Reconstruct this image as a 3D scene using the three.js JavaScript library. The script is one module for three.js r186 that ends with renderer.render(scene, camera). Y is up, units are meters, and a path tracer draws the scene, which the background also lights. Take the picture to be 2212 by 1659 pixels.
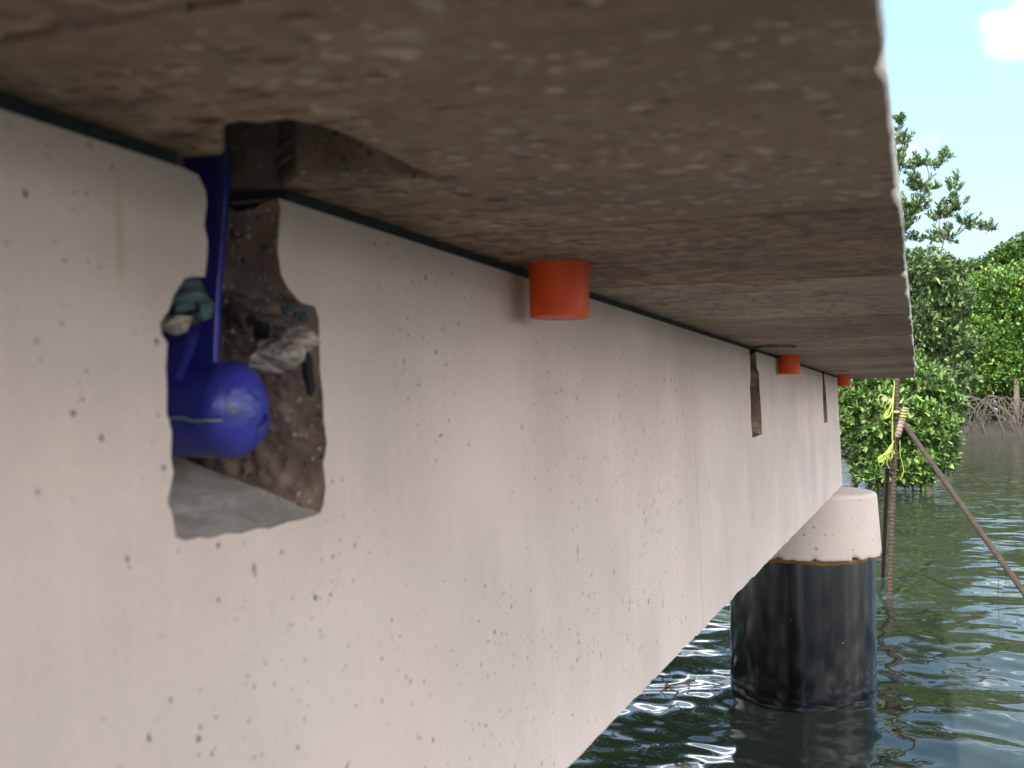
import * as THREE from 'three';
import { ConvexGeometry } from 'three/addons/geometries/ConvexGeometry.js';
import { mergeGeometries } from 'three/addons/utils/BufferGeometryUtils.js';

// ------------------------------------------------------------------ camera, sky, sun, exposure
// world: the concrete beam runs along -z, its seen face looks towards +x, water level is y = 0
const scene = new THREE.Scene();
const W = 2212, H = 1659, F = 2237, VX = 1988, VY = 874, CAM = 1.5;
const camera = new THREE.PerspectiveCamera(2 * Math.atan(H / 2 / F) * 180 / Math.PI, 4 / 3, 0.05, 3000);
const d0 = new THREE.Vector3((VX - W / 2) / F, -(VY - H / 2) / F, -1).normalize();
const yaw = Math.asin(d0.x), pitch = Math.asin(-d0.y / Math.cos(yaw));
camera.rotation.order = 'YXZ'; camera.rotation.set(pitch, yaw, 0); camera.position.set(0, CAM, 0);
camera.updateMatrixWorld(true);
camera.focus = 4.0; camera.userData.fStop = 9.5;
scene.add(camera);

const renderer = new THREE.WebGLRenderer({ antialias: true });
renderer.toneMapping = THREE.LinearToneMapping;
renderer.toneMappingExposure = 4.25;
renderer.shadowMap.enabled = true;

// seeded noise
let seed = 7;
function rnd() { seed = (seed + 0x6D2B79F5) | 0; let t = Math.imul(seed ^ seed >>> 15, 1 | seed); t = t + Math.imul(t ^ t >>> 7, 61 | t) ^ t; return ((t ^ t >>> 14) >>> 0) / 4294967296; }
const rr = (a, b) => a + (b - a) * rnd();
const LAT = new Float32Array(65536); for (let i = 0; i < 65536; i++) LAT[i] = rnd();
function vn(x, y) {
  const xi = Math.floor(x), yi = Math.floor(y); let fx = x - xi, fy = y - yi; fx = fx * fx * (3 - 2 * fx); fy = fy * fy * (3 - 2 * fy);
  const a = (yi & 255) << 8, b = (yi + 1 & 255) << 8, c = xi & 255, d = xi + 1 & 255;
  return (LAT[a + c] * (1 - fx) + LAT[a + d] * fx) * (1 - fy) + (LAT[b + c] * (1 - fx) + LAT[b + d] * fx) * fy;
}
function fbm(x, y, o) { let s = 0, a = 0.5, n = 0; for (let i = 0; i < o; i++) { s += a * vn(x, y); n += a; a *= 0.5; x = x * 2.03 + 17.3; y = y * 2.03 + 9.1; } return s / n; }
function noise3(x, y, z) { return (vn(x + z * 0.71 + 3.1, y - z * 0.53) + vn(y + 11.7, z + x * 0.37) + vn(z + 5.3, x - y * 0.41)) / 3; }
const clamp = (v, a = 0, b = 1) => Math.min(b, Math.max(a, v));
const smooth = (a, b, v) => { v = clamp((v - a) / (b - a)); return v * v * (3 - 2 * v); };

// pixel of the photograph -> ray, and where it meets a plane
function ray(px, py) { return new THREE.Vector3((px - W / 2) / F, -(py - H / 2) / F, -1).applyEuler(camera.rotation); }
function onY(px, py, y) { const r = ray(px, py); return r.multiplyScalar((y - CAM) / r.y).add(camera.position); }
function atDepth(px, py, depth) { return ray(px, py).multiplyScalar(depth).add(camera.position); }

// sky: clipped pale blue with cumulus
{
  const w = 1024, h = 512, data = new Float32Array(w * h * 4);
  const cd = ray(2180, -30).normalize();
  const dir = new THREE.Vector3();
  for (let j = 0; j < h; j++) for (let i = 0; i < w; i++) {
    const ph = ((i + 0.5) / w - 0.5) * 2 * Math.PI, th = ((j + 0.5) / h - 0.5) * Math.PI;
    dir.set(Math.cos(th) * Math.cos(ph), Math.sin(th), Math.cos(th) * Math.sin(ph));
    const e = Math.max(dir.y, 0), k = Math.pow(1 - e, 3);
    let r = 0.108 + 0.145 * k, g = 0.22 + 0.09 * k, b = 0.35 + 0.01 * k;
    const s = 1 / (0.22 + e), cx = dir.x * s, cz = dir.z * s;
    let c = fbm(cx * 1.9 + 40.2, cz * 1.9 + 11.5, 6);
    const dd = dir.angleTo(cd);
    c += (0.10 + 0.30 * (fbm(cx * 11 + 5, cz * 11, 4) - 0.4)) * Math.exp(-Math.pow(dd / 0.065, 2)) - 0.20 * (1 - smooth(0.6, 1.25, dd));   // the gap in the clouds that the photograph looks into, one cloud at its corner
    const cl = smooth(0.44, 0.63, c) * smooth(0.0, 0.1, dir.y);
    const cb = 1.35 + 1.0 * fbm(cx * 5 + 3, cz * 5 + 8, 4);
    r += (cb * 1.03 - r) * cl; g += (cb * 0.96 - g) * cl; b += (cb * 0.90 - b) * cl;
    if (dir.y < 0) { r = 0.10; g = 0.13; b = 0.11; }
    const o = (j * w + i) * 4; data[o] = r; data[o + 1] = g; data[o + 2] = b; data[o + 3] = 1;
  }
  const t = new THREE.DataTexture(data, w, h, THREE.RGBAFormat, THREE.FloatType);
  t.mapping = THREE.EquirectangularReflectionMapping; t.magFilter = THREE.LinearFilter; t.minFilter = THREE.LinearFilter; t.needsUpdate = true;
  scene.background = t; scene.environment = t;
}
const sun = new THREE.DirectionalLight(new THREE.Color(1, 0.94, 0.85), 2.7);
sun.position.set(-3, 32, 24); sun.target.position.set(0, 0, -6); sun.castShadow = true;
Object.assign(sun.shadow.camera, { left: -40, right: 40, top: 60, bottom: -60, near: 1, far: 200 });
sun.shadow.mapSize.set(4096, 4096);
scene.add(sun, sun.target);

// ------------------------------------------------------------------ helpers
const taken = {};
function numbered(n) { const k = taken[n] = (taken[n] ?? -1) + 1; return k ? `${n}_${String(k).padStart(3, '0')}` : n; }
function part(name, geo, mat, parent) { const m = new THREE.Mesh(geo, mat); m.name = name; m.castShadow = m.receiveShadow = true; parent.add(m); return m; }
function thing(name, label, category, pos, group) {
  const o = new THREE.Group(); o.name = numbered(name); if (pos) o.position.copy(pos); o.userData = { label, category }; if (group) o.userData.group = group; scene.add(o); return o;
}
function structure(name, geo, mat, label) { const m = part(name, geo, mat, scene); m.userData = { kind: 'structure', label, category: name.replace(/_/g, ' ') }; return m; }
function std(o) { return new THREE.MeshStandardMaterial(o); }
const lin = (r, g, b) => new THREE.Color().setRGB(r, g, b);
// colour + bump textures from a function of metres; fn(x, y, out) fills out = [r, g, b (linear), height]
const toS = v => { v = clamp(v); return 255 * (v <= 0.0031308 ? 12.92 * v : 1.055 * Math.pow(v, 1 / 2.4) - 0.055); };
function texture(w, h, mw, mh, fn, marks) {
  const C = new Float32Array(w * h * 4), out = [0, 0, 0, 0];
  for (let j = 0; j < h; j++) for (let i = 0; i < w; i++) { fn((i + 0.5) / w * mw, (j + 0.5) / h * mh, out); const o = (j * w + i) * 4; C[o] = out[0]; C[o + 1] = out[1]; C[o + 2] = out[2]; C[o + 3] = out[3]; }
  if (marks) marks((x, y, rx, ry, col, depth, soft, amount = 1) => {       // stamp an elliptical pit or stone with an uneven rim
    const cx = x / mw * w, cy = y / mh * h, ax = rx / mw * w, ay = ry / mh * h, q = rnd() * 50;
    for (let j = Math.max(0, Math.floor(cy - ay * 1.5)); j <= Math.min(h - 1, cy + ay * 1.5); j++) for (let i = Math.max(0, Math.floor(cx - ax * 1.5)); i <= Math.min(w - 1, cx + ax * 1.5); i++) {
      const u = (i - cx) / ax, v = (j - cy) / ay, a = Math.atan2(v, u);
      const r = Math.hypot(u, v) / (0.75 + 0.5 * vn(q + Math.cos(a) * 1.3, q + Math.sin(a) * 1.3));
      const k = (1 - smooth(1 - soft, 1 + soft * 0.4, r)) * amount; if (k <= 0) continue;
      const o = (j * w + i) * 4; for (let c = 0; c < 3; c++) C[o + c] += (col[c] - C[o + c]) * k; C[o + 3] += depth * k;
    }
  });
  const c8 = new Uint8Array(w * h * 4), b8 = new Uint8Array(w * h * 4);
  for (let k = 0; k < w * h; k++) { for (let c = 0; c < 3; c++) c8[k * 4 + c] = toS(C[k * 4 + c]); c8[k * 4 + 3] = 255; const v = clamp(C[k * 4 + 3]) * 255; b8[k * 4] = b8[k * 4 + 1] = b8[k * 4 + 2] = v; b8[k * 4 + 3] = 255; }
  const mk = (a, cs) => { const t = new THREE.DataTexture(a, w, h); t.wrapS = t.wrapT = THREE.RepeatWrapping; t.magFilter = THREE.LinearFilter; t.minFilter = THREE.LinearMipmapLinearFilter; t.generateMipmaps = true; if (cs) t.colorSpace = THREE.SRGBColorSpace; t.needsUpdate = true; return t; };
  return { map: mk(c8, true), bumpMap: mk(b8, false) };
}
function soup(tri, uv) { const g = new THREE.BufferGeometry(); g.setAttribute('position', new THREE.Float32BufferAttribute(tri, 3)); g.setAttribute('uv', new THREE.Float32BufferAttribute(uv || new Array(tri.length / 3 * 2).fill(0), 2)); g.computeVertexNormals(); return g; }
function grid(nu, nv, fn, uvf) {        // indexed sheet; fn(u, v) -> Vector3
  const P = [], U = [], I = [];
  for (let j = 0; j <= nv; j++) for (let i = 0; i <= nu; i++) { const p = fn(i / nu, j / nv); P.push(p.x, p.y, p.z); const t = uvf ? uvf(i / nu, j / nv) : [i / nu, j / nv]; U.push(t[0], t[1]); }
  for (let j = 0; j < nv; j++) for (let i = 0; i < nu; i++) { const a = j * (nu + 1) + i, b = a + 1, c = a + nu + 1, d = c + 1; I.push(a, b, d, a, d, c); }
  const g = new THREE.BufferGeometry(); g.setAttribute('position', new THREE.Float32BufferAttribute(P, 3)); g.setAttribute('uv', new THREE.Float32BufferAttribute(U, 2)); g.setIndex(I); g.computeVertexNormals(); return g;
}
function tube(pts, r0, r1 = r0, seg = 8, rad = 6) {
  const c = new THREE.CatmullRomCurve3(pts), g = new THREE.TubeGeometry(c, seg, 1, rad, false), p = g.attributes.position, q = new THREE.Vector3();
  for (let i = 0; i <= seg; i++) { c.getPointAt(i / seg, q); const r = r0 + (r1 - r0) * i / seg; for (let k = 0; k <= rad; k++) { const n = i * (rad + 1) + k; p.setXYZ(n, q.x + (p.getX(n) - q.x) * r, q.y + (p.getY(n) - q.y) * r, q.z + (p.getZ(n) - q.z) * r); } }
  return g;
}
const V = (x, y, z) => new THREE.Vector3(x, y, z);

// ------------------------------------------------------------------ water
const BEAM_TOP = CAM + 0.1465, BEAM_BOT = CAM - 0.438, SOFFIT = CAM + 0.1565, PILE = V(-0.577, 0, -5.55), PILE_R = 0.364;
{
  const waves = [];
  for (let i = 0; i < 46; i++) {
    const L = 0.13 * Math.pow(15, rnd()), a = -1.9 + rr(-0.9, 0.9), k = 2 * Math.PI / L;
    waves.push({ L, kx: Math.cos(a) * k, kz: Math.sin(a) * k, A: 0.021 * Math.pow(L, 0.65) / k, p: rr(0, 6.28) });
  }
  function axis(lo, hi, step, far) { const a = []; for (let v = lo; v <= hi; v += step) a.push(v); let s = step, v = hi; while (v < far) { s *= 1.13; v += s; a.push(v); } s = step; v = lo; while (v > -far) { s *= 1.13; v -= s; a.unshift(v); } return a; }
  const X = axis(-2.6, 3.4, 0.036, 900), Z = axis(-15, -3.0, 0.036, 900);
  const P = new Float32Array(X.length * Z.length * 3), U = new Float32Array(X.length * Z.length * 2), I = [];
  for (let j = 0; j < Z.length; j++) for (let i = 0; i < X.length; i++) {
    const x = X[i], z = Z[j], sp = Math.max(X[Math.min(i + 1, X.length - 1)] - X[Math.max(i - 1, 0)], Z[Math.min(j + 1, Z.length - 1)] - Z[Math.max(j - 1, 0)]) / 2;
    let y = 0;
    const gust = 0.45 + 1.1 * fbm(x * 0.35 + 20, z * 0.35 + 70, 3);
    for (const w of waves) { const f = clamp(w.L / sp / 3 - 1); if (f > 0) y += f * w.A * Math.sin(w.kx * x + w.kz * z + w.p); }
    y *= gust;
    const d = Math.hypot(x - PILE.x, z - PILE.z) - PILE_R;
    if (d < 1.6 && sp < 0.05) y += 0.0035 * Math.sin(d * 38) * Math.exp(-d * 2.3) + 0.008 * Math.exp(-Math.max(d, 0) / 0.03);
    const n = j * X.length + i; P.set([x, y, z], n * 3); U.set([x / 5, z / 5], n * 2);
  }
  for (let j = 0; j < Z.length - 1; j++) for (let i = 0; i < X.length - 1; i++) { const a = j * X.length + i, b = a + 1, c = a + X.length, d = c + 1; I.push(a, c, d, a, d, b); }
  const g = new THREE.BufferGeometry(); g.setAttribute('position', new THREE.BufferAttribute(P, 3)); g.setAttribute('uv', new THREE.BufferAttribute(U, 2)); g.setIndex(I); g.computeVertexNormals();
  const rip = []; for (let i = 0; i < 60; i++) { const a = -1.9 + rr(-1, 1), n = Math.round(6 + 40 * Math.pow(rnd(), 1.6)); rip.push([Math.round(Math.cos(a) * n), Math.round(Math.sin(a) * n), rr(0, 6.28), 1 / Math.pow(n, 1.1)]); }
  const n = 512, b = new Uint8Array(n * n * 4), hgt = new Float32Array(n * n); let mx = 0;
  for (let j = 0; j < n; j++) for (let i = 0; i < n; i++) { let s = 0; for (const r of rip) s += r[3] * Math.sin(2 * Math.PI * (r[0] * i + r[1] * j) / n + r[2]); hgt[j * n + i] = s; mx = Math.max(mx, Math.abs(s)); }
  for (let k = 0; k < n * n; k++) { const v = 127.5 + 127 * hgt[k] / mx; b.set([v, v, v, 255], k * 4); }
  const t = new THREE.DataTexture(b, n, n); t.wrapS = t.wrapT = THREE.RepeatWrapping; t.magFilter = THREE.LinearFilter; t.needsUpdate = true;
  structure('water', g, new THREE.MeshPhysicalMaterial({ color: lin(0.0165, 0.021, 0.0155), roughness: 0.03, ior: 1.33, bumpMap: t, bumpScale: 0.022 }), 'rippled murky green creek water around the pile');
}

// ------------------------------------------------------------------ materials
function faceTexture(w, h, mw, mh, x0, opt) {
  const q = 3;
  return texture(w, h, mw, mh, (x, y, o) => { x += x0;
    const a = fbm(x * 5 + q, y * 5 + 2, 5), b = fbm(x * 16 + q, y * 5 + 31, 4), c = fbm(x * 260 + 9, y * 260 + q, 2), s = fbm(x * 90 + q, y * 2.2 + 5, 3), gr = fbm(x * 2.4 + 50 + q, y * 2.4, 3);
    let v = 0.86 + 0.30 * (a - 0.5) + 0.07 * (b - 0.5) + 0.07 * (c - 0.5) + 0.045 * (s - 0.5);
    const pink = gr - 0.5;
    o[0] = 0.705 * v * (1 + 0.05 * pink); o[1] = 0.566 * v * (1 - 0.05 * pink); o[2] = 0.496 * v * (1 - 0.02 * pink);
    o[3] = 0.7 + 0.1 * (c - 0.5) + 0.08 * (a - 0.5);
  }, st => {
    for (const [x, y, rx, ry, col, am] of opt.stains || []) st(x, y, rx, ry, col, 0, 0.9, am);
    let n = 0; while (n < opt.holes) {
      const x = rr(0, mw), y = rr(0, mh); if (fbm((x + x0) * 6 + 3, y * 6 + 1, 2) < rr(0.36, 0.6)) continue; n++;
      const r = (0.0005 + 0.0012 * Math.pow(rnd(), 1.8)) * (rnd() < 0.06 ? 1.6 : 1), l = 1 + Math.max(opt.long, smooth(0.8, 1.3, x)) * Math.pow(rnd(), 2.5) * 4, dk = rr(0.35, 0.95);
      st(x, y, r * 1.25, r * l, [0.13, 0.095, 0.075], -0.5 * dk, 0.45, dk);
      if (rnd() < 0.2) st(x + rr(-0.002, 0.002), y + rr(-0.012, 0.012), r * 0.7, r * l * 0.8, [0.13, 0.095, 0.075], -0.4, 0.45, dk * 0.8);
    }
  });
}
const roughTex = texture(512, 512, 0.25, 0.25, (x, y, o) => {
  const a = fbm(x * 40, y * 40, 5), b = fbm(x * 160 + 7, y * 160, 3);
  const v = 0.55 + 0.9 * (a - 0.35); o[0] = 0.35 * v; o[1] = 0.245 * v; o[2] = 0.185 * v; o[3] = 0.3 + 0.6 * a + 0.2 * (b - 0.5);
}, st => {
  for (let i = 0; i < 330; i++) { const g = rr(0.25, 0.55); st(rr(0, 0.25), rr(0, 0.25), rr(0.0008, 0.0036), rr(0.0008, 0.0036), [g, g * 0.95, g * 0.9], 0.2, 0.5, rr(0.4, 0.9)); }
  for (let i = 0; i < 120; i++) st(rr(0, 0.25), rr(0, 0.25), rr(0.001, 0.004), rr(0.001, 0.004), [0.05, 0.035, 0.03], -0.3, 0.5, rr(0.3, 0.8));
});
const M = {
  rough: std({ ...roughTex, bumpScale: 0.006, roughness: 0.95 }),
  floorMortar: std({ ...texture(256, 256, 0.2, 0.2, (x, y, o) => { const v = 0.8 + 0.5 * (fbm(x * 40, y * 40, 5) - 0.5); o[0] = 0.50 * v; o[1] = 0.45 * v; o[2] = 0.40 * v; o[3] = fbm(x * 200, y * 200, 3); }, st => { for (let i = 0; i < 40; i++) st(rr(0, 0.2), rr(0, 0.2), rr(0.001, 0.003), rr(0.001, 0.002), [0.16, 0.12, 0.1], -0.2, 0.5, 0.6); }), bumpScale: 0.0012, roughness: 0.9 }),
  strip: std({ ...texture(256, 64, 0.5, 0.125, (x, y, o) => { const v = 0.6 + 0.8 * fbm(x * 60, y * 200, 4); o[0] = 0.017 * v; o[1] = 0.022 * v; o[2] = 0.026 * v; o[3] = fbm(x * 150, y * 300, 3); }), bumpScale: 0.002, roughness: 0.75 }),
  blue: new THREE.MeshPhysicalMaterial({ ...texture(256, 256, 1, 1, (x, y, o) => { const a = fbm(x * 7, y * 7, 4), b = smooth(0.60, 0.75, fbm(x * 9 + 8, y * 5, 5)), v = 0.75 + 0.5 * a; o[0] = 0.044 * v + 0.01 * b; o[1] = 0.046 * v + 0.05 * b; o[2] = 0.34 * v - 0.14 * b; o[3] = 0.5 + 0.5 * (fbm(x * 12, y * 12, 4) - 0.5); }), bumpScale: 0.002, roughness: 0.3 }),
  orange: new THREE.MeshPhysicalMaterial({ ...texture(512, 128, 0.21, 0.06, (x, y, o) => { const a = fbm(x * 40, y * 40, 4), b = smooth(0.62, 0.75, fbm(x * 90 + 3, y * 25, 4)), v = 0.85 + 0.3 * a; o[0] = 0.70 * v - 0.2 * b; o[1] = 0.080 * v + 0.01 * b; o[2] = 0.013 * v + 0.015 * b; o[3] = 0.5 + 0.4 * (fbm(x * 200, y * 60, 3) - 0.5); }), bumpScale: 0.0006, roughness: 0.45, specularIntensity: 0.6 }),
  orangeBase: new THREE.MeshPhysicalMaterial({ color: lin(0.74, 0.13, 0.08), roughness: 0.5 }),
  epoxy: std({ ...texture(512, 64, 2.3, 0.06, (x, y, o) => { const v = 0.5 + fbm(x * 30, y * 90, 4); o[0] = 0.23 * v; o[1] = 0.135 * v; o[2] = 0.035 * v; o[3] = fbm(x * 60, y * 120, 3); }), bumpScale: 0.004, roughness: 0.5 }),
  rope: std({ color: lin(0.27, 0.38, 0.05), roughness: 0.7 }),
  ropeOld: std({ color: lin(0.42, 0.36, 0.12), roughness: 0.9 }),
  tar: std({ color: lin(0.012, 0.014, 0.015), roughness: 0.7 }),
  string: std({ color: lin(0.02, 0.02, 0.018), roughness: 0.9 }),
  grout: std({ ...texture(256, 256, 0.1, 0.1, (x, y, o) => { const v = 0.3 + 1.5 * (fbm(x * 120, y * 120, 4) - 0.15); o[0] = 0.10 * v; o[1] = 0.15 * v; o[2] = 0.155 * v; o[3] = fbm(x * 250, y * 250, 3); }), bumpScale: 0.004, roughness: 0.8 }),
  paleGrout: std({ ...texture(256, 256, 0.1, 0.1, (x, y, o) => { const m = fbm(x * 70 + 4, y * 70, 4), v = 0.35 + 1.2 * (fbm(x * 130, y * 130, 4) - 0.1); o[0] = (0.62 - 0.12 * m) * v; o[1] = (0.55 - 0.18 * m) * v; o[2] = (0.50 - 0.24 * m) * v; o[3] = fbm(x * 250, y * 250, 3); }), bumpScale: 0.004, roughness: 0.9 }),
};
function rust(tr, tg, tb, v0) { return std({ ...texture(128, 512, 0.12, 0.5, (x, y, o) => { const a = fbm(x * 60, y * 25, 4), b = fbm(x * 120 + 5, y * 120, 3), v = v0 + 1.1 * (a - 0.4) + 0.6 * (b - 0.5); o[0] = tr * v; o[1] = tg * v; o[2] = tb * v; o[3] = b; }), bumpScale: 0.003, roughness: 0.9 }); }
M.rust = rust(0.034, 0.023, 0.0155, 0.75); M.rustDark = rust(0.055, 0.034, 0.025, 0.7); M.rustPale = rust(0.20, 0.165, 0.13, 0.8);

// ------------------------------------------------------------------ concrete beam with pockets
const BAT = 0.0427, faceX = y => -0.41 - BAT * (y - CAM + 0.16), BEAM_W = 0.36, BEAM_Z0 = 3.2, BEAM_Z1 = -5.93;
function onFace(px, py) { const r = ray(px, py); const t = (-0.41 - BAT * 0.16) / (r.x + BAT * r.y); return r.multiplyScalar(t).add(camera.position); }
const beam = thing('concrete_beam', 'long pale pinkish concrete beam with pitted face carrying the deck slabs', 'beam', V(0, 0, 0));
// outline of the near pocket, from the photograph: down its near side, along its sill, up its far side
const pocketPx = [[395, 357], [428, 378], [444, 412], [447, 440], [441, 488], [449, 522], [447, 560], [443, 598], [418, 597], [399, 601], [374, 640], [366, 668], [345, 698], [349, 722], [362, 742], [358, 792], [361, 842], [360, 892], [371, 932], [369, 988], [375, 1020], [367, 1060], [361, 1086], [372, 1110], [379, 1160],
  [402, 1168], [430, 1160], [452, 1163], [485, 1152], [520, 1152], [560, 1140], [582, 1141], [622, 1127], [652, 1122], [692, 1108],
  [699, 1088], [703, 1050], [698, 1002], [706, 958], [699, 905], [697, 850], [691, 802], [690, 756], [689, 692], [680, 662], [652, 655], [638, 642], [622, 622], [607, 592], [600, 540], [602, 500], [604, 470], [607, 452], [601, 437]];
const pocket0 = pocketPx.map(([x, y]) => { const p = onFace(x, y); return [p.z, p.y]; });
pocket0[0][1] = pocket0[pocket0.length - 1][1] = BEAM_TOP;
const zSlot = [0, onFace(1645, 935).z - onFace(701, 1050).z, onFace(1787, 912).z - onFace(701, 1050).z];
const zJoint = [onFace(1497, 870).z, onFace(1750, 930).z];
const slotPx = [[1619, 757], [1621, 785], [1621, 812], [1620, 840], [1622, 870], [1622, 905], [1625, 944], [1636, 942], [1646, 940], [1645, 900], [1643, 868], [1641, 838], [1640, 808], [1634, 796], [1634, 780], [1633, 761]];
const slot0 = slotPx.map(([x, y]) => { const p = onFace(x, y); return [p.z, p.y]; }), slotStep = zSlot[2] - zSlot[1]; slot0[0][1] = slot0.at(-1)[1] = BEAM_TOP;
const pockets = zSlot.map((dz, k) => k ? slot0.map(([z, y], i) => [z + (k - 1) * slotStep + rr(-0.003, 0.003), i === 0 || i === slot0.length - 1 ? BEAM_TOP : y + rr(-0.003, 0.003)]) : pocket0.map(([z, y], i) => [z + dz + (k ? rr(-0.004, 0.004) : 0), (i === 0 || i === pocket0.length - 1) ? BEAM_TOP : y + (k ? rr(-0.004, 0.004) : 0)]));
{
  const bottom = []; for (let z = BEAM_Z0; z > BEAM_Z1; z -= 0.014) bottom.push([z, BEAM_BOT + (fbm(z * 14, 3, 3) - 0.5) * 0.006 + (rnd() < 0.06 ? rr(0.001, 0.0035) : 0)]); bottom.push([BEAM_Z1, BEAM_BOT]);
  const bounds = [BEAM_Z0, zJoint[0], zJoint[1], BEAM_Z1];
  for (let k = 0; k < 3; k++) {
    const za = bounds[k], zb = bounds[k + 1], s = new THREE.Shape();
    // shape x = -z (grows away from the camera)
    const low = bottom.filter(p => p[0] < za - 1e-6 && p[0] > zb + 1e-6);
    const pts = [[za, BEAM_TOP], ...pockets[k].map(p => p), [zb, BEAM_TOP], [zb, BEAM_BOT], ...low.reverse(), [za, BEAM_BOT]];
    pts.forEach(([z, y], i) => i ? s.lineTo(-z, y) : s.moveTo(-z, y));
    const g = new THREE.ShapeGeometry(s), p = g.attributes.position, uv = g.attributes.uv;
    const zs = k ? za : -0.2, len = zs - zb, mh = 0.6;
    for (let i = 0; i < p.count; i++) { const z = -p.getX(i), y = p.getY(i); p.setXYZ(i, faceX(y), y, z); uv.setXY(i, (zs - z) / len, (y - BEAM_BOT + 0.005) / mh); }
    g.computeVertexNormals();
    const tex = k === 0 ? faceTexture(2048, 1024, len, mh, 0, { holes: 1700, long: 0.25, stains: [[0.262, 0.535, 0.005, 0.035, [0.42, 0.30, 0.14], 0.5], [0.30, 0.52, 0.05, 0.05, [0.42, 0.33, 0.26], 0.25]] })
      : faceTexture(k === 1 ? 2048 : 1024, 1024, len, mh, -0.2 - za, { holes: k === 1 ? 1100 : 700, long: 1, stains: [] });
    const m = part('cast_face', g, std({ ...tex, bumpScale: 0.0022, roughness: 0.72 }), beam);
    if (k === 0) M.face = m.material; else M.face2 = m.material;
  }
  // formwork fins at the two joints: thin raised lines of paste
  for (const z of zJoint) part('formwork_seam', grid(1, 30, (u, v) => { const y = BEAM_BOT + 0.004 + v * (BEAM_TOP - BEAM_BOT - 0.02); return V(faceX(y) + (u ? 0.0003 : 0.0007), y, z + 0.0012 * (u - 0.5) + 0.0006 * Math.sin(y * 60)); }), std({ color: lin(0.53, 0.43, 0.375), roughness: 0.9 }), beam);
  // other sides
  const tri = [], quad = (a, b, c, d) => tri.push(...a, ...b, ...c, ...a, ...c, ...d), xb = -0.41 - BEAM_W;
  for (let i = 0; i < bottom.length - 1; i++) {
    const [z0, y0] = bottom[i], [z1, y1] = bottom[i + 1];
    quad([faceX(y0), y0, z0], [faceX(y1), y1, z1], [faceX(BEAM_BOT) - 0.012, BEAM_BOT - 0.0015, z1], [faceX(BEAM_BOT) - 0.012, BEAM_BOT - 0.0015, z0]);
    quad([faceX(BEAM_BOT) - 0.012, BEAM_BOT - 0.0015, z0], [faceX(BEAM_BOT) - 0.012, BEAM_BOT - 0.0015, z1], [xb, BEAM_BOT - 0.0015, z1], [xb, BEAM_BOT - 0.0015, z0]);
  }
  const ft = faceX(BEAM_TOP), fb = faceX(BEAM_BOT);
  for (const z of [BEAM_Z0, BEAM_Z1]) quad([ft, BEAM_TOP, z], [fb, BEAM_BOT, z], [xb, BEAM_BOT - 0.0015, z], [xb, BEAM_TOP, z]);
  quad([xb, BEAM_TOP, BEAM_Z0], [xb, BEAM_TOP, BEAM_Z1], [xb, BEAM_BOT, BEAM_Z1], [xb, BEAM_BOT, BEAM_Z0]);
  const cuts = [BEAM_Z0, ...pockets.flatMap(p => [p[0][0], p.at(-1)[0]]), BEAM_Z1];
  for (let i = 0; i < cuts.length - 1; i++) { const xf = i % 2 ? ft - 0.155 : ft - 0.002; quad([xf, BEAM_TOP, cuts[i]], [xf, BEAM_TOP, cuts[i + 1]], [xb, BEAM_TOP, cuts[i + 1]], [xb, BEAM_TOP, cuts[i]]); }
  part('cast_body', soup(tri), std({ color: lin(0.50, 0.42, 0.375), roughness: 0.85 }), beam);
}
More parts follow.
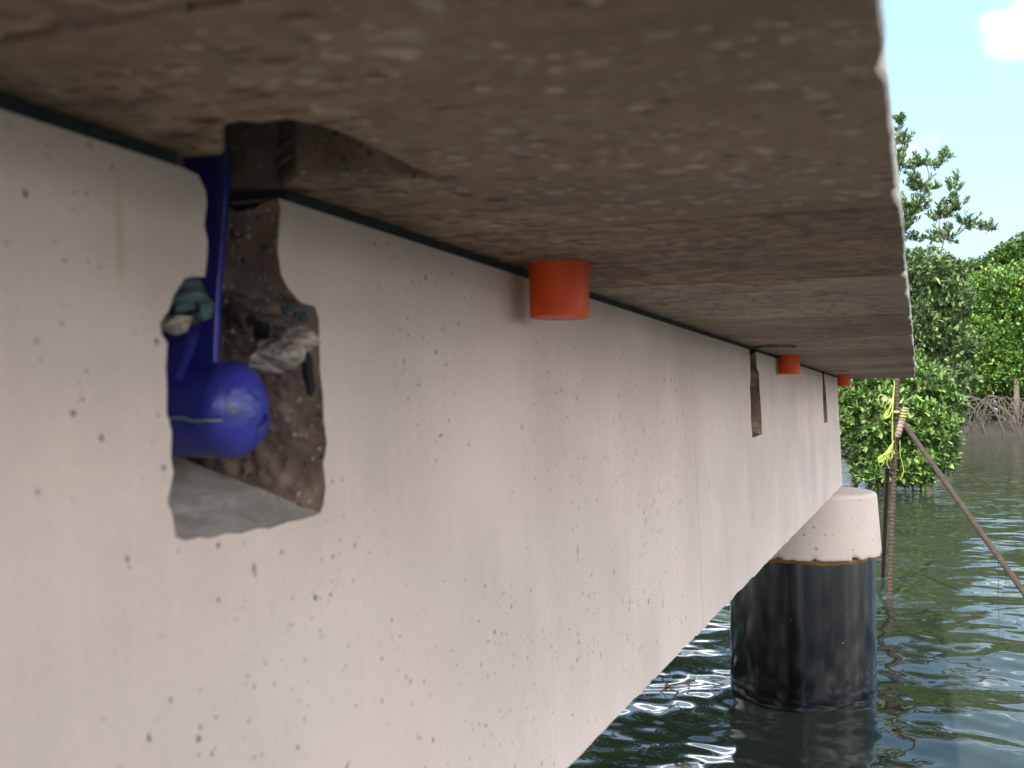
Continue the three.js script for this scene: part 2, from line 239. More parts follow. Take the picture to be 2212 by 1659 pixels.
// rough walls inside each pocket
const DEPTH = 0.15;
pockets.forEach((pk, k) => {
  const fine = [];
  for (let i = 0; i < pk.length - 1; i++) { const [a, b] = [pk[i], pk[i + 1]], n = Math.max(1, Math.round(Math.hypot(a[0] - b[0], a[1] - b[1]) / (k ? 0.009 : 0.004))); for (let j = 0; j < n; j++) fine.push([a[0] + (b[0] - a[0]) * j / n, a[1] + (b[1] - a[1]) * j / n]); }
  fine.push(pk[pk.length - 1]);
  const sm = fine.map((p, i) => { let z = 0, y = 0, c = 0; for (let j = -6; j <= 6; j++) { const q = fine[clamp(i + j, 0, fine.length - 1)]; z += q[0]; y += q[1]; c++; } return [z / c, y / c]; });
  const cz = pk.reduce((s, p) => s + p[0], 0) / pk.length, cy = 1.45, N = fine.length - 1, D = k ? 12 : 30, len = N * 0.004;
  const g = grid(N, D, (u, v) => {
    const i = Math.round(u * N), d = v * DEPTH, t = smooth(0, 0.15, v), z = fine[i][0] * (1 - t) + sm[i][0] * t, y = fine[i][1] * (1 - t) + sm[i][1] * t;
    const a = Math.atan2(y - cy, z - cz), nz = ((noise3(z * 50, y * 50, d * 50) - 0.5) * 0.014 + (noise3(z * 210 + 7, y * 210, d * 210) - 0.5) * 0.011) * smooth(0, 0.2, v);
    const yy = Math.min(y + Math.sin(a) * nz, BEAM_TOP - 0.001);
    return V(faceX(y) - 0.0005 - d, yy, z + Math.cos(a) * nz);
  }, (u, v) => [u * len / 0.25, v * DEPTH / 0.25]);
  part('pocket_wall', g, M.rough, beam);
  if (k === 0) { // angular aggregate showing in the broken wall
    const P = g.attributes.position, st = [];
    for (let i = 0; i < 150; i++) { const col = Math.round(N * rr(0.60, 0.99)), row = Math.round(D * rr(0.04, 0.7)), id = row * (N + 1) + col, c = V(P.getX(id), P.getY(id), P.getZ(id)), s = rr(0.0012, 0.0034), pts = []; for (let j = 0; j < 9; j++) pts.push(V(rr(-1, 1), rr(-1, 1), rr(-1, 1)).normalize().multiplyScalar(s * rr(0.6, 1.1)).add(c)); const cg = new ConvexGeometry(pts), t = rr(0.16, 0.5), n = cg.attributes.position.count; cg.setAttribute('color', new THREE.Float32BufferAttribute(Array.from({ length: n }, () => [t, t * 0.9, t * 0.8]).flat(), 3)); st.push(cg); }
    part('aggregate', mergeGeometries(st), std({ vertexColors: true, roughness: 0.9 }), beam).userData.kind = 'stuff';
  }
  const zs = pk.map(p => p[0]), z0 = Math.max(...zs) + 0.02, z1 = Math.min(...zs) - 0.02;
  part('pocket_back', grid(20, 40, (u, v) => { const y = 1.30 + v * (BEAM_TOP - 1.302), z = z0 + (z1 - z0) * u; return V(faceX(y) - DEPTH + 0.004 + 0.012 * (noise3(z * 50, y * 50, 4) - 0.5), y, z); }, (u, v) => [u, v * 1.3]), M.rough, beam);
});
// smooth grey mortar sill, rising inwards, in the near pocket
{
  const sill = pocket0.slice(24, 35), zA = sill[0][0], zB = sill[sill.length - 1][0];
  const g = grid(36, 14, (u, v) => {
    const z = zA + (zB - zA) * u; let i = 0; while (i < sill.length - 2 && sill[i + 1][0] > z) i++;
    const f = clamp((z - sill[i][0]) / (sill[i + 1][0] - sill[i][0])), y = sill[i][1] + (sill[i + 1][1] - sill[i][1]) * f;
    const d = v * 0.145; return V(faceX(y) - 0.001 - d, y + 0.0005 + d * 0.30 + (fbm(z * 60, d * 60, 3) - 0.5) * 0.004 * smooth(0, 0.2, v), z + 0.006 * (0.5 - u) * 0);
  }, (u, v) => [u, v * 0.8]);
  part('mortar_sill', g, M.floorMortar, beam);
}
function lump(px, py, inside, rx, ry, rz, mat, name, q) {
  const f = onFace(px, py), r = ray(px, py), t = -inside / r.x, c = f.clone().addScaledVector(r, t), pts = [];
  for (let i = 0; i < 26; i++) { const d = V(rr(-1, 1), rr(-1, 1), rr(-1, 1)).normalize().multiplyScalar(rr(0.7, 1.12)); pts.push(V(d.x * rx, d.y * ry, d.z * rz)); }
  const g = new ConvexGeometry(pts), p = g.attributes.position, uv = []; for (let i = 0; i < p.count; i++) uv.push((p.getX(i) + 0.7 * p.getZ(i)) / 0.1 + q, (p.getY(i) + 0.4 * p.getZ(i)) / 0.1); g.setAttribute('uv', new THREE.Float32BufferAttribute(uv, 2)); g.translate(c.x, c.y, c.z);
  return part(name, g, mat, beam);
}
lump(412, 628, 0.034, 0.010, 0.012, 0.014, M.grout, 'grout_lump', 1);
lump(392, 655, 0.034, 0.008, 0.009, 0.012, M.grout, 'grout_lump', 3);
lump(385, 700, 0.034, 0.011, 0.008, 0.014, M.paleGrout, 'grout_lump', 5);
lump(428, 668, 0.040, 0.012, 0.014, 0.009, M.grout, 'grout_lump', 7);
lump(645, 735, 0.018, 0.020, 0.016, 0.016, M.paleGrout, 'grout_lump', 9);
lump(605, 765, 0.030, 0.026, 0.014, 0.018, M.paleGrout, 'grout_lump', 11);
lump(566, 788, 0.046, 0.024, 0.011, 0.016, M.paleGrout, 'grout_lump', 12);
lump(655, 676, 0.012, 0.008, 0.010, 0.008, M.grout, 'grout_lump', 15);
lump(676, 668, 0.008, 0.006, 0.006, 0.006, M.grout, 'grout_lump', 17);
lump(674, 795, 0.011, 0.009, 0.026, 0.010, M.tar, 'grout_lump', 19);
lump(628, 650, 0.018, 0.009, 0.011, 0.008, M.grout, 'grout_lump', 23);
lump(548, 655, 0.055, 0.010, 0.022, 0.008, M.tar, 'grout_lump', 29);
lump(566, 700, 0.050, 0.009, 0.016, 0.007, M.tar, 'grout_lump', 31);

// ------------------------------------------------------------------ bearing strip between beam and slabs
{
  const t = thing('bearing_strip', 'thin black rubber strip squeezed between beam top and deck slabs', 'strip', V(0, 0, 0));
  const n = 700, ft = faceX(BEAM_TOP), tri = [], uv = [], fr = [];
  for (let i = 0; i <= n; i++) { const z = BEAM_Z0 + (BEAM_Z1 - BEAM_Z0) * i / n, back = pockets.some(p => z < p[0][0] && z > p.at(-1)[0] - 0.004) ? 0.06 : 0; fr.push([ft - 0.002 - back + 0.004 * (fbm(z * 9, 1, 3) - 0.5), BEAM_TOP + 0.0008, SOFFIT - 0.0008, z]); }
  const q = (a, b, c, d, u0, u1) => { tri.push(...a, ...b, ...c, ...a, ...c, ...d); uv.push(u0, 0, u1, 0, u1, 0.1, u0, 0, u1, 0.1, u0, 0.1); };
  for (let i = 0; i < n; i++) { const [x0, a, b, z0] = fr[i], [x1, , , z1] = fr[i + 1]; q([x0, a, z0], [x1, a, z1], [x1, b, z1], [x0, b, z0], -z0 * 2, -z1 * 2); for (const y of [a, b]) q([x0, y, z0], [x1, y, z1], [-0.7, y, z1], [-0.7, y, z0], -z0 * 2, -z1 * 2); }
  part('rubber_strip', soup(tri, uv), M.strip, t);
}

// ------------------------------------------------------------------ deck slabs
const P_NOTCH = [[485, 334], [484, 292], [486, 272], [522, 262], [560, 268], [620, 258], [690, 272], [760, 297], [830, 332], [900, 366], [938, 381], [860, 388], [760, 383], [690, 380], [640, 380], [612, 396], [602, 406]];
const notch0 = P_NOTCH.map(([x, y]) => { const p = onY(x, y, SOFFIT); return [p.x, p.z]; });
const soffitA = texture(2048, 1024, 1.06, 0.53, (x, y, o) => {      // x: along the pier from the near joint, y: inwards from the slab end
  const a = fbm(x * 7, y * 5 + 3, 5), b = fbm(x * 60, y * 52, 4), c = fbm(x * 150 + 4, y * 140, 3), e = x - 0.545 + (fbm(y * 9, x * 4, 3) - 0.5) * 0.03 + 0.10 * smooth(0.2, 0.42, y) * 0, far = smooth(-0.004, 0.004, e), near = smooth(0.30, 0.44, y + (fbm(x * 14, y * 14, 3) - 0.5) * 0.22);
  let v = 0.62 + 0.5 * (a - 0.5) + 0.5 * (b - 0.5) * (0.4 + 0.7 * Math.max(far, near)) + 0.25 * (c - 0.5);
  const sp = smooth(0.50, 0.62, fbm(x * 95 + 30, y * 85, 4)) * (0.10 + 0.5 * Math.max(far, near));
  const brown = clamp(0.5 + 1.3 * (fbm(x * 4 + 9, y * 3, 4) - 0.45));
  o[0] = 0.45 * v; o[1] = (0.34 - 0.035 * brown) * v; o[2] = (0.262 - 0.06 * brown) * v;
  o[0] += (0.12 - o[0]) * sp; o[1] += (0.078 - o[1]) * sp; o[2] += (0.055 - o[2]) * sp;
  if (Math.abs(e) < 0.004) { o[0] *= 0.62; o[1] *= 0.58; o[2] *= 0.55; }
  o[3] = 0.5 + 0.3 * (b - 0.5) - 0.2 * sp;
}, st => {
  for (let i = 0; i < 620; i++) { const x = rr(0.02, 0.52), y = rr(0, 0.36), g = rnd(), r = rr(0.002, 0.006) * (rnd() < 0.15 ? 1.5 : 1); const c = g < 0.5 ? [0.60, 0.48, 0.40] : g < 0.85 ? [0.40, 0.375, 0.35] : [0.08, 0.07, 0.065]; st(x, y, r, r * rr(0.7, 1.5), c, 0.05, 0.6, rr(0.2, 0.72)); }
  for (let i = 0; i < 70; i++) { const x = rr(0.0, 0.5), y = rr(0.26, 0.53); st(x, y, rr(0.002, 0.008), rr(0.003, 0.018), [0.14, 0.07, 0.035], -0.1, 0.7, rr(0.3, 0.8)); }
  for (let i = 0; i < 130; i++) st(rr(0.12, 0.95), rr(0.30, 0.43), rr(0.002, 0.009), rr(0.003, 0.014), [0.085, 0.048, 0.026], -0.1, 0.6, rr(0.5, 0.95));
  for (let i = 0; i < 26; i++) st(rr(0.02, 0.2), rr(0.22, 0.42), rr(0.002, 0.006), rr(0.004, 0.016), [0.12, 0.05, 0.022], -0.1, 0.6, rr(0.5, 0.9));
  for (let i = 0; i < 45; i++) st(rr(0.55, 1.06), rr(0, 0.5), rr(0.003, 0.01), rr(0.01, 0.05), [0.13, 0.075, 0.045], -0.1, 0.7, rr(0.3, 0.6));
  for (const [x, y] of [[0.05, 0.30], [0.075, 0.33], [0.11, 0.35]]) for (let k = 0; k < 40; k++) { const a = k / 40 * 4 + 2.5; st(x + 0.028 * Math.cos(a), y + 0.05 * Math.sin(a), 0.0016, 0.0022, [0.47, 0.40, 0.34], 0, 0.9, 0.35); }
});
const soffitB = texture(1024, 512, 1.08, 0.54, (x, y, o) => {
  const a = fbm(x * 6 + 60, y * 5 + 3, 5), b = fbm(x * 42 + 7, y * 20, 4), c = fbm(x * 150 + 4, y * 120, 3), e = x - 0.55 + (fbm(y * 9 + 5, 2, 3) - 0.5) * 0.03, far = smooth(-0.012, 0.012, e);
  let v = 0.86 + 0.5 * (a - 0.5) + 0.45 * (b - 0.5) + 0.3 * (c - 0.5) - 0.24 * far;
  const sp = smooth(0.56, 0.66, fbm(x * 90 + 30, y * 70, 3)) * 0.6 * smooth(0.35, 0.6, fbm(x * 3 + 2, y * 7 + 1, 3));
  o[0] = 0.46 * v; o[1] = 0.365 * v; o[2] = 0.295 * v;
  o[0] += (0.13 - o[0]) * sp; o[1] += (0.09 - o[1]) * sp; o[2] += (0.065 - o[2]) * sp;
  if (Math.abs(e) < 0.01) { const k = 0.35 * fbm(y * 20, 8, 2) * 2 * (1 - Math.abs(e) / 0.01); o[0] *= 1 - k; o[1] *= 1 - k; o[2] *= 1 - k; }
  o[3] = 0.5 + 0.3 * (b - 0.5) - 0.3 * sp;
}, st => { for (let i = 0; i < 60; i++) st(rr(0.5, 1.08), rr(0, 0.54), rr(0.003, 0.012), rr(0.01, 0.06), [0.14, 0.085, 0.055], -0.1, 0.7, rr(0.25, 0.6)); });
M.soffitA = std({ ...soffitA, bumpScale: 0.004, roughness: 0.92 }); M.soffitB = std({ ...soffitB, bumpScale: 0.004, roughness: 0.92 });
M.slabEdge = std({ ...texture(256, 128, 0.5, 0.25, (x, y, o) => { const v = 0.75 + 0.7 * (fbm(x * 50, y * 50, 4) - 0.5); o[0] = 0.56 * v; o[1] = 0.51 * v; o[2] = 0.44 * v; o[3] = fbm(x * 120, y * 120, 3); }), bumpScale: 0.004, roughness: 0.95 });
const JOINT = [3.05, 1.93, 0.80, -0.330, -1.33, -2.50, -3.64, -4.75, -5.79, onY(1900, 817, SOFFIT).z];
const slabLabel = [
  null, null,
  'dark deck slab overhead, cut by the joint beside the beam pocket notch',
  'stony brown deck slab with broken notch above the blue fitting',
  'speckled brown deck slab next beyond the first orange plug',
  'deck slab above the second orange plug',
  'plain deck slab between the second and third orange plugs',
  'deck slab above the third orange plug, before the end slab',
  'narrow last deck slab at the far end of the pier'];
const edgeIn = [0, 0, 0, 0, 0.001, 0.004, 0.010, 0.016, 0.022];
for (let k = 0; k < JOINT.length - 1; k++) {
  const za = JOINT[k] - 0.0022, zb = JOINT[k + 1] + 0.0022, xe = -0.013 - edgeIn[k] * 0.6, xi = -2.6;
  const t = thing('deck_slab', slabLabel[k] || 'deck slab of the pier behind the viewpoint, beside its like', 'slab', V(0, SOFFIT, za), slabLabel[k] ? 'deck slabs laid side by side on the beam' : 'deck slabs behind the viewpoint');
  // outline in (x, za - z): chipped outer end
  const chips = Array.from({ length: 4 }, () => [rr(0.05, 0.95), rr(0.008, 0.04), rr(0.0008, 0.0035)]), outer = [], nseg = 90; for (let i = 0; i <= nseg; i++) { const w = (za - zb) * i / nseg, z = za - w; let x = xe + (fbm(z * 4 + 11, 4, 2) - 0.5) * 0.0022 + (fbm(z * 45, 9, 3) - 0.5) * 0.0022; for (const [cu, cw, ch] of chips) x -= ch * Math.exp(-Math.pow((i / nseg - cu) / cw, 2)); const e = Math.min(i, nseg - i); if (e < 3) x -= (3 - e) * 0.0016; outer.push([x, w]); }
  const s = new THREE.Shape(); s.moveTo(xi, 0); outer.forEach(p => s.lineTo(p[0], p[1])); s.lineTo(xi, za - zb);
  const nk = { 3: 0, 5: 1, 7: 2 }[k];
  if (nk !== undefined) { const hp = new THREE.Path(), off = zSlot[nk]; const ring = [...notch0.map(([x, z]) => [x, za - (z + off)]), [-0.50, za - (notch0.at(-1)[1] + off)], [-0.50, za - (notch0[0][1] + off)]]; ring.forEach((p, i) => i ? hp.lineTo(p[0], p[1]) : hp.moveTo(p[0], p[1])); s.holes.push(hp); }
  const g1 = new THREE.ExtrudeGeometry(s, { depth: 0.13, bevelEnabled: true, bevelThickness: 0.003, bevelSize: 0.0018, bevelOffset: -0.0018, bevelSegments: 1, steps: 1 });
  // extrude axis -> up: (x, w, d) -> (x, d, -w)
  const map3 = (g, dy, fs) => { const p = g.attributes.position, uv = g.attributes.uv; for (let i = 0; i < p.count; i++) { let x = p.getX(i); const w = p.getY(i), d = p.getZ(i); if (x > -0.15) x -= 0.092 * (d + dy); p.setXYZ(i, x, d + dy, -w); uv.setXY(i, w / fs, (-x) / (fs / 2)); } g.computeVertexNormals(); return g; };
  const len = Math.abs(JOINT[k] - JOINT[k + 1]);
  map3(g1, 0.003, Math.max(1.06, len));
  { // caps, then notch sides, then outer sides
    const p = g1.attributes.position, bucket = [[], [], []];
    for (const gr of g1.groups) for (let i = gr.start; i < gr.start + gr.count; i += 3) { const inside = (p.getX(i) + p.getX(i + 1) + p.getX(i + 2)) / 3 < -0.15; if (gr.materialIndex) for (let q = i; q < i + 3; q++) g1.attributes.uv.setXY(q, (p.getX(q) - p.getZ(q)) * 4, p.getY(q) * 4); bucket[gr.materialIndex === 0 ? 0 : inside ? 1 : 2].push(i, i + 1, i + 2); }
    g1.clearGroups(); let st = 0; bucket.forEach((b, m) => { g1.addGroup(st, b.length, m); st += b.length; }); g1.setIndex(bucket.flat());
  }
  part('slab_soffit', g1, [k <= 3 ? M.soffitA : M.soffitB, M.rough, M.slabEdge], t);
  const s2 = new THREE.Shape(); s2.moveTo(xi + 0.003, 0.003); outer.forEach(p => s2.lineTo(p[0] - 0.003, clamp(p[1], 0.003, za - zb - 0.003))); s2.lineTo(xi + 0.003, za - zb - 0.003);
  const g2 = new THREE.ExtrudeGeometry(s2, { depth: 0.08, bevelEnabled: false }); map3(g2, 0.132, 1); for (const gr of g2.groups) if (gr.materialIndex) for (let q = gr.start; q < gr.start + gr.count; q++) g2.attributes.uv.setXY(q, (g2.attributes.position.getX(q) - g2.attributes.position.getZ(q)) * 2, g2.attributes.position.getY(q) * 4); part('slab_topping', g2, M.slabEdge, t);
}

// ------------------------------------------------------------------ orange plugs under the slabs
{
  const R = 0.0335, hgt = 0.060;
  const body = new THREE.LatheGeometry([[R * 1.04, 0.004], [R * 1.03, -0.006], [R * 1.0, -0.02], [R * 0.985, -hgt + 0.006], [R * 0.97, -hgt + 0.002], [R * 0.94, -hgt]].map(p => new THREE.Vector2(...p)), 48);
  const base = new THREE.LatheGeometry([[R * 0.94, -hgt], [R * 0.91, -hgt + 0.0012], [R * 0.4, -hgt + 0.0006], [0.0001, -hgt + 0.0004]].map(p => new THREE.Vector2(...p)), 48);
  const lab = ['large orange plastic plug under the stony slab, just past the blue pocket', 'orange plastic plug under the deck, right after the first narrow dark slot', 'orange plastic plug beside the far end of the beam'];
  [[1208, 571], [1703, 767], [1823, 809]].forEach(([x, y], i) => {
    const p = onY(x, y, SOFFIT); p.x = clamp(p.x, faceX(BEAM_TOP) + R + 0.005, -0.3);
    const t = thing('pipe_plug', lab[i], 'plug', p, 'orange plugs hanging from the deck'); t.rotation.y = Math.PI * 1.1; part('plug_body', body, M.orange, t); part('plug_base', base, M.orangeBase, t);
  });
}

// ------------------------------------------------------------------ blue fitting in the near pocket
{
  const c = onFace(470, 882), r = ray(470, 882); c.addScaledVector(r, -0.055 / r.x);
  const R = 0.0335, t = thing('blue_fitting', 'glossy blue painted round bar and upright web plate inside the broken pocket', 'fitting', c);
  // horizontal bar with a domed end, axis along x (into the beam)
  const prof = []; for (let i = 0; i <= 10; i++) { const a = i / 10 * Math.PI / 2; prof.push(new THREE.Vector2(Math.max(0.0001, R * Math.sin(a)), 0.022 * Math.cos(a) + 0.012)); } prof.push(new THREE.Vector2(R, -0.02), new THREE.Vector2(R, -0.075));
  const lath = new THREE.LatheGeometry(prof, 48); lath.rotateZ(-Math.PI / 2);
  { const p = lath.attributes.position; for (let i = 0; i < p.count; i++) { const x = p.getX(i), y = p.getY(i), z = p.getZ(i), n = 1 + 0.10 * (noise3(x * 60, y * 60 + 8, z * 60) - 0.5); p.setXYZ(i, x, y * n, z * n); } lath.computeVertexNormals(); }
  part('round_bar', lath, M.blue, t);
  // lower half shell, darker and thicker, with a ragged rim
  const shell = grid(40, 18, (u, v) => {
    const x = -0.072 + u * 0.1065, ragged = 0.0035 * (fbm(u * 9, 3, 3) - 0.5) * 2 + 0.004 * Math.exp(-Math.pow((u - 0.42) / 0.06, 2));
    const dome = x > 0.012 ? Math.sqrt(Math.max(0.0, 1 - Math.pow((x - 0.012) / 0.0242, 2))) : 1, rad = (R + 0.0022) * dome, a0 = Math.asin(clamp((-0.008 + ragged) / R, -1, 1));
    const a = Math.PI - a0 + (Math.PI + 2 * a0) * v; return V(x, rad * Math.sin(a), -rad * Math.cos(a) * -1);
  });
  part('lower_shell', shell, M.blue, t);
  const rim = []; for (let i = 0; i <= 24; i++) { const u = i / 24, x = -0.072 + u * 0.098, ragged = 0.0035 * (fbm(u * 0.92 * 9, 3, 3) - 0.5) * 2 + 0.004 * Math.exp(-Math.pow((u * 0.92 - 0.42) / 0.06, 2)), y = -0.0075 + ragged, dome = x > 0.012 ? Math.sqrt(Math.max(0.02, 1 - Math.pow((x - 0.012) / 0.0242, 2))) : 1; rim.push(V(x, y, Math.sqrt(Math.max(0, R * R - y * y)) * dome + 0.0022)); }
  part('paint_lip', tube(rim, 0.0014, 0.0012, 60, 6), std({ color: lin(0.20, 0.30, 0.34), roughness: 0.35 }), t);
  // upright web plate across the pocket, its edge towards the viewer
  const s = new THREE.Shape();
  const edge = [[466, 800], [466, 760], [470, 660], [477, 570], [485, 470], [489, 420], [489, 330], [489, 290]].map(([x, y]) => { const q = ray(x, y), p = q.multiplyScalar(c.z / q.z).add(camera.position).sub(c); return [p.x, p.y]; });
  s.moveTo(-0.10, -0.01); s.lineTo(edge[0][0] - 0.01, -0.01); edge.forEach(p => s.lineTo(...p)); s.lineTo(-0.12, edge.at(-1)[1]);
  const web = new THREE.ExtrudeGeometry(s, { depth: 0.004, bevelEnabled: true, bevelThickness: 0.0012, bevelSize: 0.0012, bevelSegments: 2 }); web.translate(0, 0, -0.002);
  part('web_plate', web, M.blue, t);
  // thick paint runs that blend the web into the bar
  part('paint_run', grid(40, 24, (u, v) => { const y = 0.020 + v * 0.075, x = -0.085 + u * (0.079 - 0.004 * v), rid = 0.55 + 0.9 * fbm(u * 7 + 2, v * 0.8, 3), w = 0.034 * Math.pow(1 - v, 3.2 - 1.2 * rid); return V(x, y, 0.0028 + w * (0.75 + 0.35 * rid) * (1 - 0.25 * Math.pow(u, 6))); }), M.blue, t);
}

// ------------------------------------------------------------------ pile
{
  const t = thing('steel_pile', 'black coated steel pipe pile standing in the water under the beam end', 'pile', PILE), cb = 0.745; t.rotation.y = Math.PI * 1.05;
  const tex = texture(1024, 512, 2.2, 0.75, (x, y, o) => { const a = fbm(x * 3, y * 8, 4), b = fbm(x * 2, y * 90, 3); const v = 0.75 + 0.5 * (a - 0.5) + 0.3 * (b - 0.5); o[0] = 0.0040 * v; o[1] = 0.0048 * v; o[2] = 0.0066 * v; o[3] = 0.5 + 0.3 * (a - 0.5) + 0.1 * (b - 0.5); }, st => {
    for (let i = 0; i < 260; i++) { const c = rr(0.1, 0.35); st(rr(0, 2.2), 0.50 + 0.03 * (rnd() + rnd() + rnd() - 1.5), rr(0.001, 0.0026), rr(0.001, 0.002), [c, c * 0.85, c * 0.55], 0.1, 0.4, rr(0.2, 0.7)); }
    for (let i = 0; i < 50; i++) { const c = rr(0.15, 0.5); st(rr(0, 2.2), rr(0.05, 0.7), rr(0.001, 0.002), rr(0.001, 0.005), [c, c, c], 0.1, 0.4, rr(0.3, 0.8)); }
    for (let i = 0; i < 60; i++) st(rr(0, 2.2), rr(0.0, 0.09), rr(0.02, 0.07), rr(0.005, 0.02), [0.004, 0.0045, 0.005], -0.1, 0.9, rr(0.4, 0.9));
  });
  const g = new THREE.CylinderGeometry(PILE_R, PILE_R, cb + 1.4, 96, 1, true); g.translate(0, (cb - 1.4) / 2, 0);
  { const uv = g.attributes.uv, p = g.attributes.position; for (let i = 0; i < p.count; i++) uv.setXY(i, uv.getX(i), p.getY(i) / 0.75); }
  part('steel_pipe', g, new THREE.MeshPhysicalMaterial({ ...tex, bumpScale: 0.0001, roughness: 0.15, specularIntensity: 0.9 }), t);
  const n = 160, ring = grid(n, 6, (u, v) => { const a = u * Math.PI * 2, w = 0.010 + 0.022 * fbm(a * 3 + 4, 2, 3), yy = cb + 0.004 - v * w; const r = PILE_R + 0.006 * Math.sin(Math.PI * clamp(v * 0.9 + 0.15)) + 0.003 * fbm(a * 12, v * 3, 2); return V(Math.cos(a) * r, yy, Math.sin(a) * r); }, (u, v) => [u, v]);
  part('sealant_ring', ring, M.epoxy, t);
  const top = BEAM_BOT - 0.0015 - PILE.y, ct = texture(1024, 512, 2.3, 0.36, (x, y, o) => { const a = fbm(x * 5 + 70, y * 5, 5), c = fbm(x * 200, y * 200, 2); const v = 0.88 + 0.2 * (a - 0.5) + 0.08 * (c - 0.5); o[0] = 0.66 * v; o[1] = 0.535 * v; o[2] = 0.465 * v; o[3] = 0.7 + 0.1 * (c - 0.5); }, st => {
    for (let i = 0; i < 210; i++) { const y = 0.36 * Math.pow(rnd(), 1.4); const r = rr(0.0015, 0.0045) * (rnd() < 0.15 ? 2 : 1); st(rr(0, 2.3), y, r, r * rr(0.6, 1.6), [0.2, 0.15, 0.11], -0.6, 0.4, rr(0.3, 0.9)); }
  });
  const prof = []; const K = 22; for (let i = 0; i <= K; i++) { const v = i / K; prof.push([0.392 - 0.021 * v, cb + 0.003 + v * (top - cb - 0.028)]); }
  for (let i = 1; i <= 6; i++) { const a = i / 6 * Math.PI / 2; prof.push([0.346 + 0.025 * Math.cos(a), top - 0.025 + 0.024 * Math.sin(a)]); } prof.push([0.0001, top - 0.001]);
  prof.unshift([0.30, cb + 0.001], [0.384, cb + 0.001]);
  const lg = new THREE.LatheGeometry(prof.map(p => new THREE.Vector2(...p)), 120), p = lg.attributes.position, uv = lg.attributes.uv;
  for (let i = 0; i < p.count; i++) {
    const x = p.getX(i), y = p.getY(i), z = p.getZ(i), a = Math.atan2(z, x), low = 1 - smooth(cb, cb + 0.03, y), chip = low * Math.max(0, fbm(a * 9 + 30, 5, 3) - 0.56) * 0.10;
    const pit = Math.max(0, noise3(x * 26 + 4, y * 26, z * 26) - 0.72) * 0.03 * (Math.hypot(x, z) > 0.34 ? 1 : 0), f = 1 - (pit + chip * 0.6) / 0.37;
    p.setXYZ(i, x * f, y + chip * 0.5, z * f); uv.setXY(i, uv.getX(i), (y - cb) / 0.36);
  }
  lg.computeVertexNormals();
  part('concrete_collar', lg, std({ ...ct, bumpScale: 0.004, roughness: 0.8 }), t).userData.label = 'pale pitted concrete collar on the pile top';
}

// ------------------------------------------------------------------ ribbed bars, diagonal rod, rope
function ribbed(a, b, r, mat, parent, name, pitch = 0.022, rib = 0.18) {
  const L = a.distanceTo(b), pr = [new THREE.Vector2(0.0001, 0), new THREE.Vector2(r, 0)];
  for (let y = 0; y < L; y += pitch) { for (const [f, k] of [[0.0, 0], [0.55, 0], [0.68, rib], [0.88, rib]]) if (y + f * pitch < L) pr.push(new THREE.Vector2(r * (1 + k), y + f * pitch)); }
  pr.push(new THREE.Vector2(r, L), new THREE.Vector2(0.0001, L));
  const g = new THREE.LatheGeometry(pr, 12), uv = g.attributes.uv, p = g.attributes.position; for (let i = 0; i < p.count; i++) uv.setXY(i, uv.getX(i), p.getY(i) / 0.5);
  { for (let i = 0; i < p.count; i++) { const a2 = Math.atan2(p.getZ(i), p.getX(i)); p.setY(i, p.getY(i) + 0.25 * pitch * Math.sin(a2) * (p.getY(i) > 0.001 && p.getY(i) < L - 0.001 ? 1 : 0)); } g.computeVertexNormals(); }
  g.applyQuaternion(new THREE.Quaternion().setFromUnitVectors(V(0, 1, 0), b.clone().sub(a).normalize())); g.translate(a.x, a.y, a.z);
  return part(name, g, mat, parent);
}
